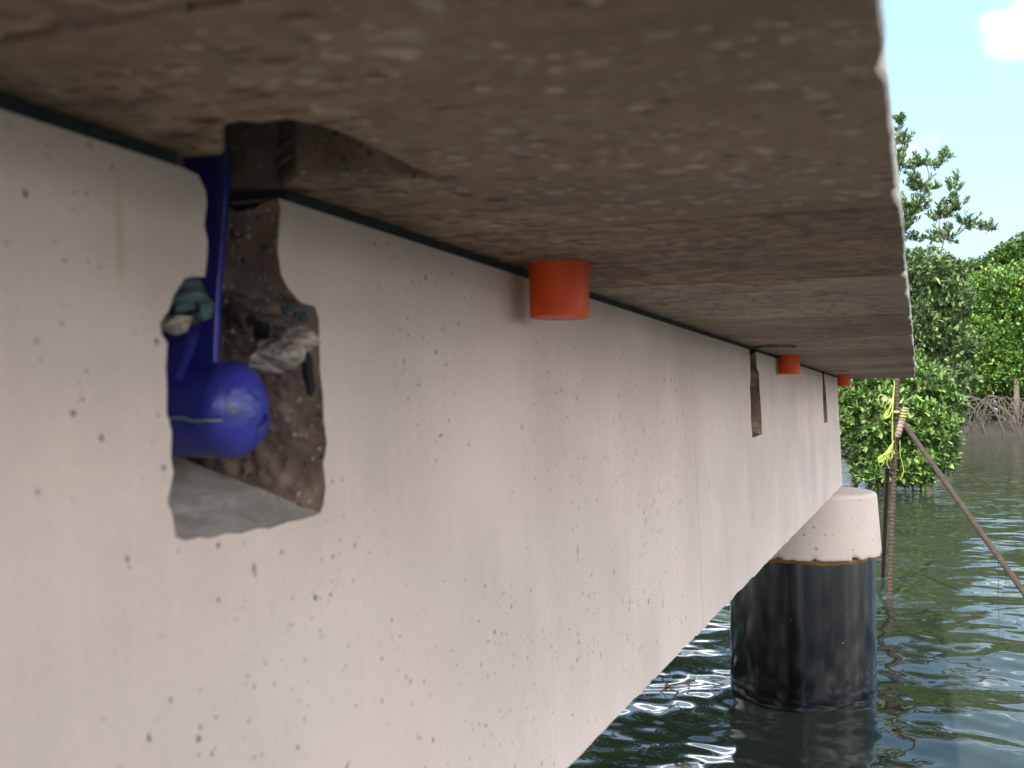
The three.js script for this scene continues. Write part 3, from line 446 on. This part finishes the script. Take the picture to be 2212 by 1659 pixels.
{
  const camDir = ray(W / 2, H / 2), depthOf = p => p.clone().sub(camera.position).dot(camDir);
  const base = onY(1922, 1292, 0), dep = depthOf(base), up = atDepth(1938, 820, dep), dirU = up.clone().sub(base), rel = (p, o) => p.clone().sub(o);
  const A = base.clone().addScaledVector(dirU, -0.35), B = base.clone().addScaledVector(dirU, 1.35);
  let t = thing('rebar_stake', 'tall rusty ribbed steel bar with yellow cord tied to it, behind the pile', 'steel bar', A);
  ribbed(V(0, 0, 0), rel(B, A), 0.0185, M.rustDark, t, 'ribbed_bar', 0.03);
  const base2 = onY(1907, 1246, 0), tie = atDepth(1917, 1005, dep + 0.05), top2 = atDepth(1918.5, 975, dep + 0.03), d2 = tie.clone().sub(base2), A2 = base2.clone().addScaledVector(d2, -0.35);
  t = thing('rebar_stake', 'shorter rusty ribbed bar with blunt top tied low beside the tall bar', 'steel bar', A2);
  ribbed(V(0, 0, 0), rel(tie, A2), 0.0185, M.rustDark, t, 'ribbed_bar', 0.03); ribbed(rel(tie, A2), rel(top2, A2), 0.0225, M.rust, t, 'blunt_head', 0.03, 0.1);
  const tr = new THREE.TorusGeometry(0.045, 0.006, 8, 24); tr.scale(1, 0.5, 1); tr.rotateX(Math.PI / 2);
  const tw = thing('tie_wire', 'rusty wire loop binding the two upright bars together', 'wire', atDepth(1919, 1012, dep)); part('wire_loop', tr, M.rust, tw);
  // diagonal smooth rod
  const a = atDepth(1944, 903, dep - 0.05), b = onY(2266, 1352, 0), e = b.clone().add(b.clone().sub(a).multiplyScalar(0.25));
  t = thing('diagonal_rod', 'long brown steel rod slanting down from the tall bar into the water', 'rod', e);
  const c1 = rel(a, e); const dg = tube([V(0, 0, 0), c1.clone().multiplyScalar(0.5).add(V(0, -0.012, 0)), c1], 0.0215, 0.0195, 60, 12);
  { const uv = dg.attributes.uv; for (let i = 0; i < uv.count; i++) uv.setXY(i, uv.getY(i), uv.getX(i) * 5); }
  part('rod_shaft', dg, M.rust, t);
  // string hanging from it
  const sA = a.clone().lerp(b, (2165 - 1944) / (2266 - 1944)); t = thing('dark_string', 'thin dark string dangling from the slanting rod into the water', 'string', sA);
  part('strand', tube([V(0, 0, 0), V(0.004, -0.15, 0.004), V(-0.003, -0.3, 0), V(0.004, -(sA.y) - 0.05, 0.002)], 0.0022, 0.0018, 20, 5), M.string, t);
  part('strand', tube([V(0.045, -0.06, 0), V(0.05, -0.16, 0.01), V(0.03, -0.27, 0.01), V(0.012, -0.36, 0)], 0.0018, 0.0015, 16, 5), M.string, t);
  // short pale coupler and the bar end that points at the viewer
  const k0 = atDepth(1939, 943, dep - 0.07), k1 = atDepth(1957, 880, dep - 0.10);
  t = thing('threaded_coupler', 'short pale threaded bar lashed across the tall bar with cord', 'threaded bar', k0); ribbed(V(0, 0, 0), rel(k1, k0), 0.023, M.rustPale, t, 'threaded_bar', 0.028, 0.16);
  part('lashing', tube(Array.from({ length: 26 }, (_, i) => { const f = 0.66 + 0.3 * i / 25, w = i * 0.75; return rel(k1, k0).multiplyScalar(f).add(V(0.029 * Math.cos(w), 0, 0.029 * Math.sin(w))); }), 0.003, 0.003, 90, 5), M.rope, t);
  const h0 = atDepth(1911, 861, dep - 0.12); t = thing('bar_end', 'round brown bar end pointing out of the yellow cord coil', 'steel bar', h0);
  ribbed(rel(h0, h0), V(0.05, -0.10, -0.30), 0.022, M.rustPale, t, 'ribbed_bar', 0.03);
  // the yellow-green cord
  const cord = thing('cord_hank', 'bright yellow green cord hanging in loops from the tall rusty bar', 'cord', atDepth(1934, 900, dep));
  const o = cord.position, P3 = (x, y, dz = 0) => atDepth(x, y, dep - 0.03 + dz).sub(o);
  const strand = (pts, r = 0.0024, m = M.rope) => part('strand', tube(pts, r, r, pts.length * 8, 5), m, cord);
  strand([P3(1931, 822, -0.03), P3(1932, 832, -0.05), P3(1929, 852, -0.06), P3(1927, 885, -0.06), P3(1929, 920, -0.06), P3(1928, 950, -0.06)]);
  strand([P3(1932, 835, -0.05), P3(1929, 880, -0.07), P3(1927, 940, -0.07), P3(1929, 975, -0.06)]);
  strand([P3(1904, 880, -0.14), P3(1899, 868, -0.15), P3(1897, 858, -0.15), P3(1903, 853, -0.15), P3(1912, 855, -0.15), P3(1919, 862, -0.14), P3(1918, 874, -0.12), P3(1922, 862, -0.1), P3(1920, 856, -0.1)]);
  strand([P3(1907, 880, -0.14), P3(1907, 872, -0.15), P3(1914, 864, -0.15), P3(1916, 870, -0.15), P3(1911, 880, -0.14), P3(1912, 888, -0.13)]);
  for (let i = 0; i < 9; i++) { const w = rr(-3, 3), y = rr(-4, 4); strand([P3(1930, 862 + y + i, -0.05), P3(1924 + w * 0.5, 876 + y, -0.08), P3(1914 + w, 892 + y * 0.6 + i * 0.8, -0.1), P3(1911 + w * 0.6, 900 + i * 0.5, -0.11), P3(1918 + w, 901 + y * 0.4, -0.1), P3(1926, 888 + y, -0.08), P3(1930, 868 + y, -0.05)], rr(0.0017, 0.0024)); }
  for (let i = 0; i < 13; i++) { const f = i / 12, w = rr(-2, 2), xb = 1898 + 27 * f * f + w, yb = 1004 - 22 * f * f + rr(-7, 5), xm = xb - 2 + 5 * f; strand([P3(1930 + rr(-1, 1), 950 + rr(0, 6), -0.05), P3(1924 + 3 * f, 962 + rr(0, 6), -0.07), P3(1910 + 12 * f + w, 980, -0.09 + rr(-0.02, 0.02)), P3(xb, yb - 8, -0.1), P3(xm + 3, yb, -0.1), P3(xb + 9, yb - 5, -0.09), P3(1917 + 7 * f + w, 975 + rr(-4, 4), -0.08), P3(1929, 956, -0.05)], rr(0.0017, 0.0024)); }
  strand([P3(1922, 985, -0.08), P3(1916, 998, -0.09), P3(1919, 1008, -0.09), P3(1922, 1012, -0.09)]);
  strand([P3(1944, 950, -0.05), P3(1945, 985, -0.05), P3(1949, 1000, -0.05), P3(1952, 1018, -0.05), P3(1949, 1028, -0.05), P3(1945, 1036, -0.05)]);
  const band = Array.from({ length: 30 }, (_, i) => { const w = i * 0.85; return P3(1936, 888 + i * 0.12).add(V(0.025 * Math.cos(w), 0, 0.025 * Math.sin(w) + 0.03)); }); strand(band, 0.003, M.ropeOld);
}

// ------------------------------------------------------------------ shore and mangroves
{
  const bank = grid(120, 14, (u, v) => { const x = -160 + 360 * u, z = -52.5 - v * v * 90 + 2.2 * (fbm(x * 0.15, 2, 3) - 0.5), y = -0.25 + 0.9 * smooth(0, 0.16, v) + 0.25 * (fbm(x * 0.8, v * 20, 3) - 0.5); return V(x, y, z); }, (u, v) => [u * 100, v * 30]);
  structure('mud_bank', bank, std({ ...texture(256, 256, 3.6, 3, (x, y, o) => { const v = 0.5 + fbm(x * 3, y * 3, 5); o[0] = 0.012 * v; o[1] = 0.0095 * v; o[2] = 0.007 * v; o[3] = fbm(x * 5, y * 5, 4); }), bumpScale: 0.05, roughness: 0.9 }), 'dark muddy bank under the far mangroves');
}
const bark = std({ ...texture(128, 256, 0.3, 0.6, (x, y, o) => { const v = 0.5 + fbm(x * 40, y * 12, 4); o[0] = 0.09 * v; o[1] = 0.078 * v; o[2] = 0.062 * v; o[3] = v * 0.5; }), bumpScale: 0.006, roughness: 0.95 });
const rootMat = std({ color: lin(0.05, 0.041, 0.031), roughness: 0.9 });
const leafMat = new THREE.MeshPhysicalMaterial({ vertexColors: true, roughness: 0.42, specularIntensity: 0.6, transmission: 0.22, thickness: 0, side: THREE.DoubleSide });
const LEAF = [[0, 0, 0], [0.30, 0.17, 0.03], [0.62, 0.19, 0.03], [1, 0, -0.05], [0.62, -0.19, 0.03], [0.30, -0.17, 0.03], [0.48, 0, -0.02]];
const LT = [0, 6, 1, 1, 6, 2, 2, 6, 3, 3, 6, 4, 4, 6, 5, 5, 6, 0];
const LQ = [0, 4, 3, 0, 3, 2];      // far leaves: two faces
function leafFrame(pos, out, len, wide) {
  const u = out.clone().normalize(), s = new THREE.Vector3().crossVectors(u, V(rr(-0.5, 0.5), 1, rr(-0.5, 0.5))).normalize(), n = new THREE.Vector3().crossVectors(s, u);
  return new THREE.Matrix4().makeBasis(u.multiplyScalar(len), s.multiplyScalar(len * wide), n.multiplyScalar(len)).setPosition(pos);
}
function pick(palette) { let q = rnd(); for (const [p, c] of palette) { if (q < p) return c; q -= p; } return palette[0][1]; }
function foliage(tips, o, parent, single) {   // tips: [position, direction]
  const P = [], C = [], v = V(0, 0, 0), idx = o.simple ? LQ : LT, singles = [];
  for (const [pos, dir] of tips) {
    const n = Math.round(rr(o.n[0], o.n[1])), tone = rr(0.7, 1.25), tw = rnd() * 6.28;
    const s = new THREE.Vector3().crossVectors(dir, V(0.3, 0.2, 0.9)).normalize(), q = new THREE.Vector3().crossVectors(dir, s).normalize();
    for (let i = 0; i < n; i++) {
      const a = tw + i * 2.4 + rr(-0.3, 0.3), sp = o.spread * rr(0.5, 1.15), out = dir.clone().multiplyScalar(Math.cos(sp)).addScaledVector(s, Math.sin(sp) * Math.cos(a)).addScaledVector(q, Math.sin(sp) * Math.sin(a)); out.y += o.lift;
      const p0 = pos.clone().addScaledVector(dir, -o.len * 0.55 * rnd() * o.along), L = o.len * rr(0.5, 1.25), m = leafFrame(p0, out, L, o.wide * rr(0.8, 1.2)), c = pick(o.palette), k = tone * rr(0.75, 1.25);
      if (single && singles.length < 1200 && rnd() < 0.5 && pos.z > o.front) { singles.push([m, c, k, pos]); continue; }
      for (const id of idx) { v.set(...LEAF[id]).applyMatrix4(m); P.push(v.x, v.y, v.z); C.push(c[0] * k, c[1] * k, c[2] * k); }
    }
  }
  const g = new THREE.BufferGeometry(); g.setAttribute('position', new THREE.Float32BufferAttribute(P, 3)); g.setAttribute('color', new THREE.Float32BufferAttribute(C, 3)); g.setAttribute('uv', new THREE.Float32BufferAttribute(new Float32Array(P.length / 3 * 2), 2)); g.computeVertexNormals();
  const crown = part('crown', g, leafMat, parent);
  if (single) {
    const g1 = new THREE.BufferGeometry(), pp = []; for (const id of LT) pp.push(...LEAF[id]); g1.setAttribute('position', new THREE.Float32BufferAttribute(pp, 3)); g1.setAttribute('uv', new THREE.Float32BufferAttribute(new Float32Array(pp.length / 3 * 2), 2)); g1.computeVertexNormals();
    const mats = o.palette.flatMap(([, c]) => [0.75, 1, 1.25].map(k => { const m = leafMat.clone(); m.vertexColors = false; m.color.setRGB(c[0] * k, c[1] * k, c[2] * k); return [c, k, m]; }));
    singles.slice(0, 300).forEach(([m, c, k]) => { const f = mats.filter(q => q[0] === c).sort((a, b) => Math.abs(a[1] - k) - Math.abs(b[1] - k))[0][2], me = part('leaf', g1, f, crown); me.applyMatrix4(m); });
    const rest = singles.slice(300), RP = [], RC = []; for (const [m, c, k] of rest) for (const id of LT) { v.set(...LEAF[id]).applyMatrix4(m); RP.push(v.x, v.y, v.z); RC.push(c[0] * k, c[1] * k, c[2] * k); }
    if (RP.length) { const g2 = new THREE.BufferGeometry(); g2.setAttribute('position', new THREE.Float32BufferAttribute(RP, 3)); g2.setAttribute('color', new THREE.Float32BufferAttribute(RC, 3)); g2.setAttribute('uv', new THREE.Float32BufferAttribute(new Float32Array(RP.length / 3 * 2), 2)); g2.computeVertexNormals(); part('small_leaves', g2, leafMat, crown).userData.kind = 'stuff'; }
  }
  return crown;
}
// a mangrove: trunk base on the mud, lobes of the crown as [px, py, depth offset, radius x, radius y, radius z, clusters]
function mangrove(o) {
  const lobes = o.lobes.map(([px, py, dd, rx, ry, rz, n]) => ({ c: atDepth(px, py, o.depth + dd), r: [rx, ry, rz], n }));
  const b = o.base ? V(...o.base) : (() => { const c = lobes.reduce((s, l) => s.add(l.c), V(0, 0, 0)).multiplyScalar(1 / lobes.length); c.y = -0.3; return c; })();
  const t = thing(o.name, o.label, 'tree', b, o.group), geo = [], tips = [];
  const crotch = V(0.1, o.crotch, 0), b0 = b.clone().add(crotch);
  geo.push(tube([V(0, 0, 0), V(0.08, o.crotch * 0.5, 0.05), crotch], o.trunk, o.trunk * 0.75, 10, 8));
  const order = [...lobes].sort((a, b) => a.c.distanceTo(b0) - b.c.distanceTo(b0)), done = [];
  for (const l of order) {
    const lc = l.c.clone().sub(b); let from = crotch, best = crotch.distanceTo(lc) * 1.0;
    for (const d of done) { const q = d.distanceTo(lc) * (d.y < lc.y + 0.15 ? 1 : 2); if (q < best) { best = q; from = d; } }
    const rad = o.trunk * 0.42 * (from === crotch ? 1 : 0.55), mid = from.clone().lerp(lc, 0.5).add(V(rr(-0.12, 0.12), -0.08, rr(-0.12, 0.12)));
    geo.push(tube([from, mid, lc], rad, rad * 0.5, 8, 6)); done.push(lc);
    if (o.branchy) { // long leafy shoots that break the outline
      for (let i = 0; i < l.n / 5.4; i++) {
        const d = V(rr(-1, 1), rr(-0.35, 1), rr(-1, 1)).normalize(), e = V(lc.x + d.x * l.r[0] * rr(0.6, 1.3), lc.y + d.y * (l.r[1] * rr(0.9, 1.8) + 0.06) + 0.05, lc.z + d.z * l.r[2] * rr(0.6, 1.2)), st = lc.clone().add(V(rr(-0.1, 0.1), rr(-0.12, 0.05), rr(-0.1, 0.1))), m = st.clone().lerp(e, 0.5).add(V(0, -0.05, 0));
        geo.push(tube([st, m, e], 0.008, 0.003, 5, 4)); const dir = e.clone().sub(m).normalize().add(V(0, 0.3, 0)).normalize();
        for (let k = 0; k < 7; k++) { const f = 0.25 + 0.75 * (k + rnd() * 0.6) / 7; tips.push([st.clone().lerp(e, f).add(V(rr(-0.03, 0.03), -0.05 * Math.sin(f * Math.PI), rr(-0.03, 0.03))), dir.clone().add(V(rr(-0.5, 0.5), rr(-0.2, 0.5), rr(-0.5, 0.5))).normalize()]); }
      }
      continue;
    }
    for (let i = 0; i < l.n; i++) {
      let x, y, z, r; do { x = rr(-1, 1); y = rr(-1, 1); z = rr(-1, 1); r = Math.hypot(x, y, z); } while (r > 1 || r < 0.1); const k = Math.pow(rnd(), o.shell) * (0.86 + 0.28 * noise3(x * 2 + lc.x, y * 2 + lc.y, z * 2)) / r;
      const p = V(lc.x + x * k * l.r[0], lc.y + y * k * l.r[1], lc.z + z * k * l.r[2]); if (p.y + b.y < 0.05) continue;
      const dir = p.clone().sub(lc).normalize().add(V(rr(-0.5, 0.5), 0.45 + rr(-0.4, 0.4), rr(-0.5, 0.5))).normalize(); tips.push([p, dir]);
      if (rnd() < o.twigs) geo.push(tube([lc.clone().lerp(p, rr(0.1, 0.4)), lc.clone().lerp(p, 0.65).add(V(0, -0.05, 0)), p], o.trunk * 0.08 + 0.004, 0.003, 4, 4));
    }
  }
  part('trunk', mergeGeometries(geo), bark, t);
  foliage(tips, o, t, o.single);
  if (o.roots) {
    for (let i = 0; i < o.roots; i++) { const x0 = rr(-o.rootSpan, o.rootSpan), z0 = rr(-0.8, 2.4), y0 = rr(0.6, 1.6), dx = rr(-1, 1) * 1.5, dz = rr(0.1, 0.9); part('prop_root', tube([V(x0, y0 + 0.3, z0), V(x0 + dx * 0.35, y0 + 0.28, z0 + dz * 0.35), V(x0 + dx * 0.75, y0 * 0.55 + 0.2, z0 + dz * 0.8), V(x0 + dx, -0.1, z0 + dz)], rr(0.02, 0.034), rr(0.012, 0.022), 9, 5), rootMat, t); }
  }
  return t;
}
const olive = [[0.55, [0.090, 0.168, 0.040]], [0.27, [0.129, 0.230, 0.050]], [0.13, [0.062, 0.118, 0.038]], [0.05, [0.291, 0.314, 0.157]]];
const greyish = [[0.5, [0.112, 0.179, 0.069]], [0.3, [0.150, 0.231, 0.084]], [0.17, [0.082, 0.138, 0.057]], [0.03, [0.328, 0.350, 0.173]]];
const yellow = [[0.5, [0.090, 0.186, 0.035]], [0.3, [0.133, 0.245, 0.043]], [0.18, [0.057, 0.127, 0.028]], [0.02, [0.476, 0.319, 0.031]]];
const deep = [[0.6, [0.056, 0.118, 0.025]], [0.4, [0.090, 0.174, 0.031]]];
const shore = 'mangroves along the shore';
mangrove({ name: 'mangrove_bush', label: 'bright leafy mangrove bush overhanging the water behind the rusty bars', depth: 18.6, base: [-1.2, -0.3, -19.9], crotch: 0.8, trunk: 0.07, shell: 0.42, twigs: 0.05, single: true, front: 0.5, group: shore,
  lobes: [[1885, 915, 0, 0.85, 0.75, 0.9, 620], [1985, 930, 0, 0.70, 0.62, 0.8, 560], [1950, 835, 0.6, 0.85, 0.7, 0.8, 560], [1850, 850, 0.5, 0.8, 0.7, 0.8, 360], [2032, 975, -0.1, 0.36, 0.40, 0.5, 230], [1915, 1010, -0.3, 0.7, 0.42, 0.6, 420], [1985, 1010, -0.4, 0.45, 0.34, 0.5, 260], [1780, 900, 0.3, 0.9, 0.85, 0.9, 260], [2035, 880, 0.5, 0.45, 0.5, 0.6, 230], [1640, 920, 0.6, 1.0, 0.9, 0.9, 200]],
  len: 0.13, wide: 1.0, n: [5, 9], spread: 1.05, lift: 0.12, along: 1.2, palette: olive });
mangrove({ name: 'mangrove_tree', label: 'grey green dense mangrove tree rising behind the bright bush beside the deck edge', depth: 22, crotch: 1.8, trunk: 0.1, shell: 0.42, twigs: 0.05, group: shore,
  lobes: [[1985, 590, 0, 0.66, 0.6, 0.8, 430], [2045, 650, 0, 0.6, 0.55, 0.7, 380], [1990, 700, 0, 0.85, 0.8, 0.9, 600], [2060, 745, -0.2, 0.55, 0.5, 0.6, 330], [2010, 820, -0.2, 0.8, 0.65, 0.8, 500], [1915, 650, 0.3, 0.9, 0.9, 1, 320], [1890, 780, 0.3, 1.0, 0.8, 1, 300], [2045, 590, 0.4, 0.45, 0.4, 0.5, 210], [2070, 820, 0, 0.42, 0.42, 0.5, 220], [2025, 900, 0.5, 0.7, 0.6, 0.6, 260], [1960, 940, 0.6, 1.0, 0.8, 0.6, 260]],
  len: 0.14, wide: 0.95, n: [6, 9], spread: 1.0, lift: 0.1, along: 1.4, palette: greyish });
mangrove({ name: 'mangrove_tree', label: 'tall airy mangrove with sparse branches standing against the sky', depth: 24, crotch: 3.0, trunk: 0.085, shell: 0.6, twigs: 0.4, branchy: true, group: shore,
  lobes: [[1944, 262, 0, 0.15, 0.20, 0.2, 22], [1950, 300, 0, 0.24, 0.25, 0.3, 44], [1950, 355, 0, 0.42, 0.34, 0.5, 110], [2000, 352, 0, 0.45, 0.20, 0.4, 70], [2040, 340, 0, 0.18, 0.10, 0.2, 22], [1990, 405, 0, 0.5, 0.26, 0.5, 100], [1970, 450, 0, 0.55, 0.32, 0.5, 130], [2062, 405, 0, 0.2, 0.22, 0.3, 34], [2070, 445, 0, 0.32, 0.26, 0.3, 70], [2030, 462, 0, 0.40, 0.22, 0.4, 80], [2095, 482, 0, 0.38, 0.16, 0.3, 56], [2132, 495, 0, 0.24, 0.13, 0.2, 30], [1950, 500, 0.2, 0.6, 0.40, 0.5, 150], [2040, 512, 0, 0.5, 0.2, 0.4, 80], [1890, 400, 0.3, 0.8, 1.1, 0.8, 170], [1880, 520, 0.2, 0.9, 0.8, 0.8, 170], [1820, 470, 0.5, 1.0, 1.2, 0.9, 130]],
  len: 0.135, wide: 0.85, n: [3, 5], spread: 0.8, lift: 0.15, along: 0.8, palette: greyish });
const treeD = mangrove({ name: 'mangrove_tree', label: 'yellow green mangrove with arching prop roots across the water', depth: 52, base: [4.2, 0.1, -55], crotch: 2.6, trunk: 0.16, shell: 0.35, twigs: 0.02, simple: true, group: shore, roots: 130, rootSpan: 3.6,
  lobes: [[2150, 640, 0, 1.7, 1.6, 1.6, 1000], [2200, 700, -0.6, 1.9, 1.6, 1.6, 1000], [2120, 740, -0.8, 1.5, 1.4, 1.5, 900], [2180, 800, -1.4, 1.7, 1.2, 1.4, 900], [2110, 825, -1.2, 1.3, 0.9, 1.3, 700], [2250, 770, -0.8, 2, 1.7, 1.6, 800], [2080, 680, 0.4, 1.5, 1.6, 1.6, 700], [2270, 640, 0, 2.1, 1.8, 1.7, 700], [2215, 610, 0.6, 1.4, 1.2, 1.3, 500], [2215, 848, -1.4, 1.5, 0.6, 1.0, 420], [2080, 860, 0.5, 1.6, 0.9, 1, 400], [2150, 880, 2.5, 2.6, 0.9, 1, 500], [2240, 880, 2.5, 2.6, 0.9, 1, 400]],
  len: 0.20, wide: 1.3, n: [6, 9], spread: 1.05, lift: 0.1, along: 1.2, palette: yellow });
const treeE = mangrove({ name: 'mangrove_tree', label: 'dark green rounded mangrove crown far behind the yellow green one', depth: 68, crotch: 4, trunk: 0.2, shell: 0.3, twigs: 0.02, simple: true, group: shore,
  lobes: [[2190, 560, 0, 1.7, 1.3, 1.6, 700], [2150, 590, 0, 1.5, 1.4, 1.6, 650], [2240, 545, 0, 2, 1.7, 1.8, 700], [2100, 610, 0, 1.6, 1.6, 1.6, 560], [2180, 650, 0, 2.6, 2.4, 1.8, 700], [2260, 660, 0, 2.6, 2.6, 1.8, 600], [2060, 690, 0, 2.2, 2.6, 1.8, 560]],
  len: 0.26, wide: 1.3, n: [6, 9], spread: 1.1, lift: 0.1, along: 1.2, palette: deep });
function again(src, x, z, turn, s, label) { const c = src.clone(); c.name = numbered(src.name.replace(/_\d+$/, '')); c.position.set(x, src.position.y, z); c.rotation.y = turn; c.scale.setScalar(s); c.userData = { ...src.userData, label }; scene.add(c); return c; }
for (const [x, z, a, s] of [[13, -60, 2.6, 1.05], [-6, -62, 1.4, 1.0]]) again(treeD, x, z, a, s, 'yellow green mangrove beyond either side of the prop rooted one');
// the near shore goes on behind the pier: it darkens the pile's far side and the water under the deck
for (const [x, z, a, s] of [[-6, -25, 0.6, 0.9], [-11, -20, 1.2, 0.95]]) again(treeE, x, z, a, s, 'dark mangrove of the near shore behind the pier, hidden by the beam');
function thicket(name, label, n, path, height, size) {   // mangroves read as one mass, along a line on the ground
  const P = [], C = [], v = V(0, 0, 0), at = V(0, 0, 0), curve = new THREE.CatmullRomCurve3(path);
  for (let i = 0; i < n; i++) {
    const u = rnd(); curve.getPoint(u, at); const top = height * (0.7 + 0.6 * fbm(u * 22, 3, 3)), y = 0.1 + top * Math.sqrt(rnd()), c = pick(deep), k = rr(0.6, 1.3);
    const m = leafFrame(V(at.x + rr(-2, 2), y, at.z + rr(-2, 2)), V(rr(-1, 1), rr(-0.4, 1), rr(-1, 1)), size * rr(0.7, 1.3), 1.7); for (const id of LQ) { v.set(...LEAF[id]).applyMatrix4(m); P.push(v.x, v.y, v.z); C.push(c[0] * k, c[1] * k, c[2] * k); }
  }
  const g = new THREE.BufferGeometry(); g.setAttribute('position', new THREE.Float32BufferAttribute(P, 3)); g.setAttribute('color', new THREE.Float32BufferAttribute(C, 3)); g.setAttribute('uv', new THREE.Float32BufferAttribute(new Float32Array(P.length / 3 * 2), 2)); g.computeVertexNormals();
  const m = part(name, g, leafMat, scene); m.userData = { kind: 'stuff', label, category: 'woodland' };
}
thicket('far_woodland', 'far mangrove woodland closing the view behind the bank', 16000, [V(-75, 0, -84), V(10, 0, -84), V(95, 0, -84)], 6.5, 0.75);
// the creek's near shore, mirrored dark in the pile and in the water under the deck
thicket('near_shore_thicket', 'mangrove thicket of the near shore on the other side of the pier', 15000, [V(-14, 0, -24), V(-15, 0, -8), V(-14, 0, 8), V(-9, 0, 18), V(-2, 0, 25)], 6, 0.6);

renderer.render(scene, camera);
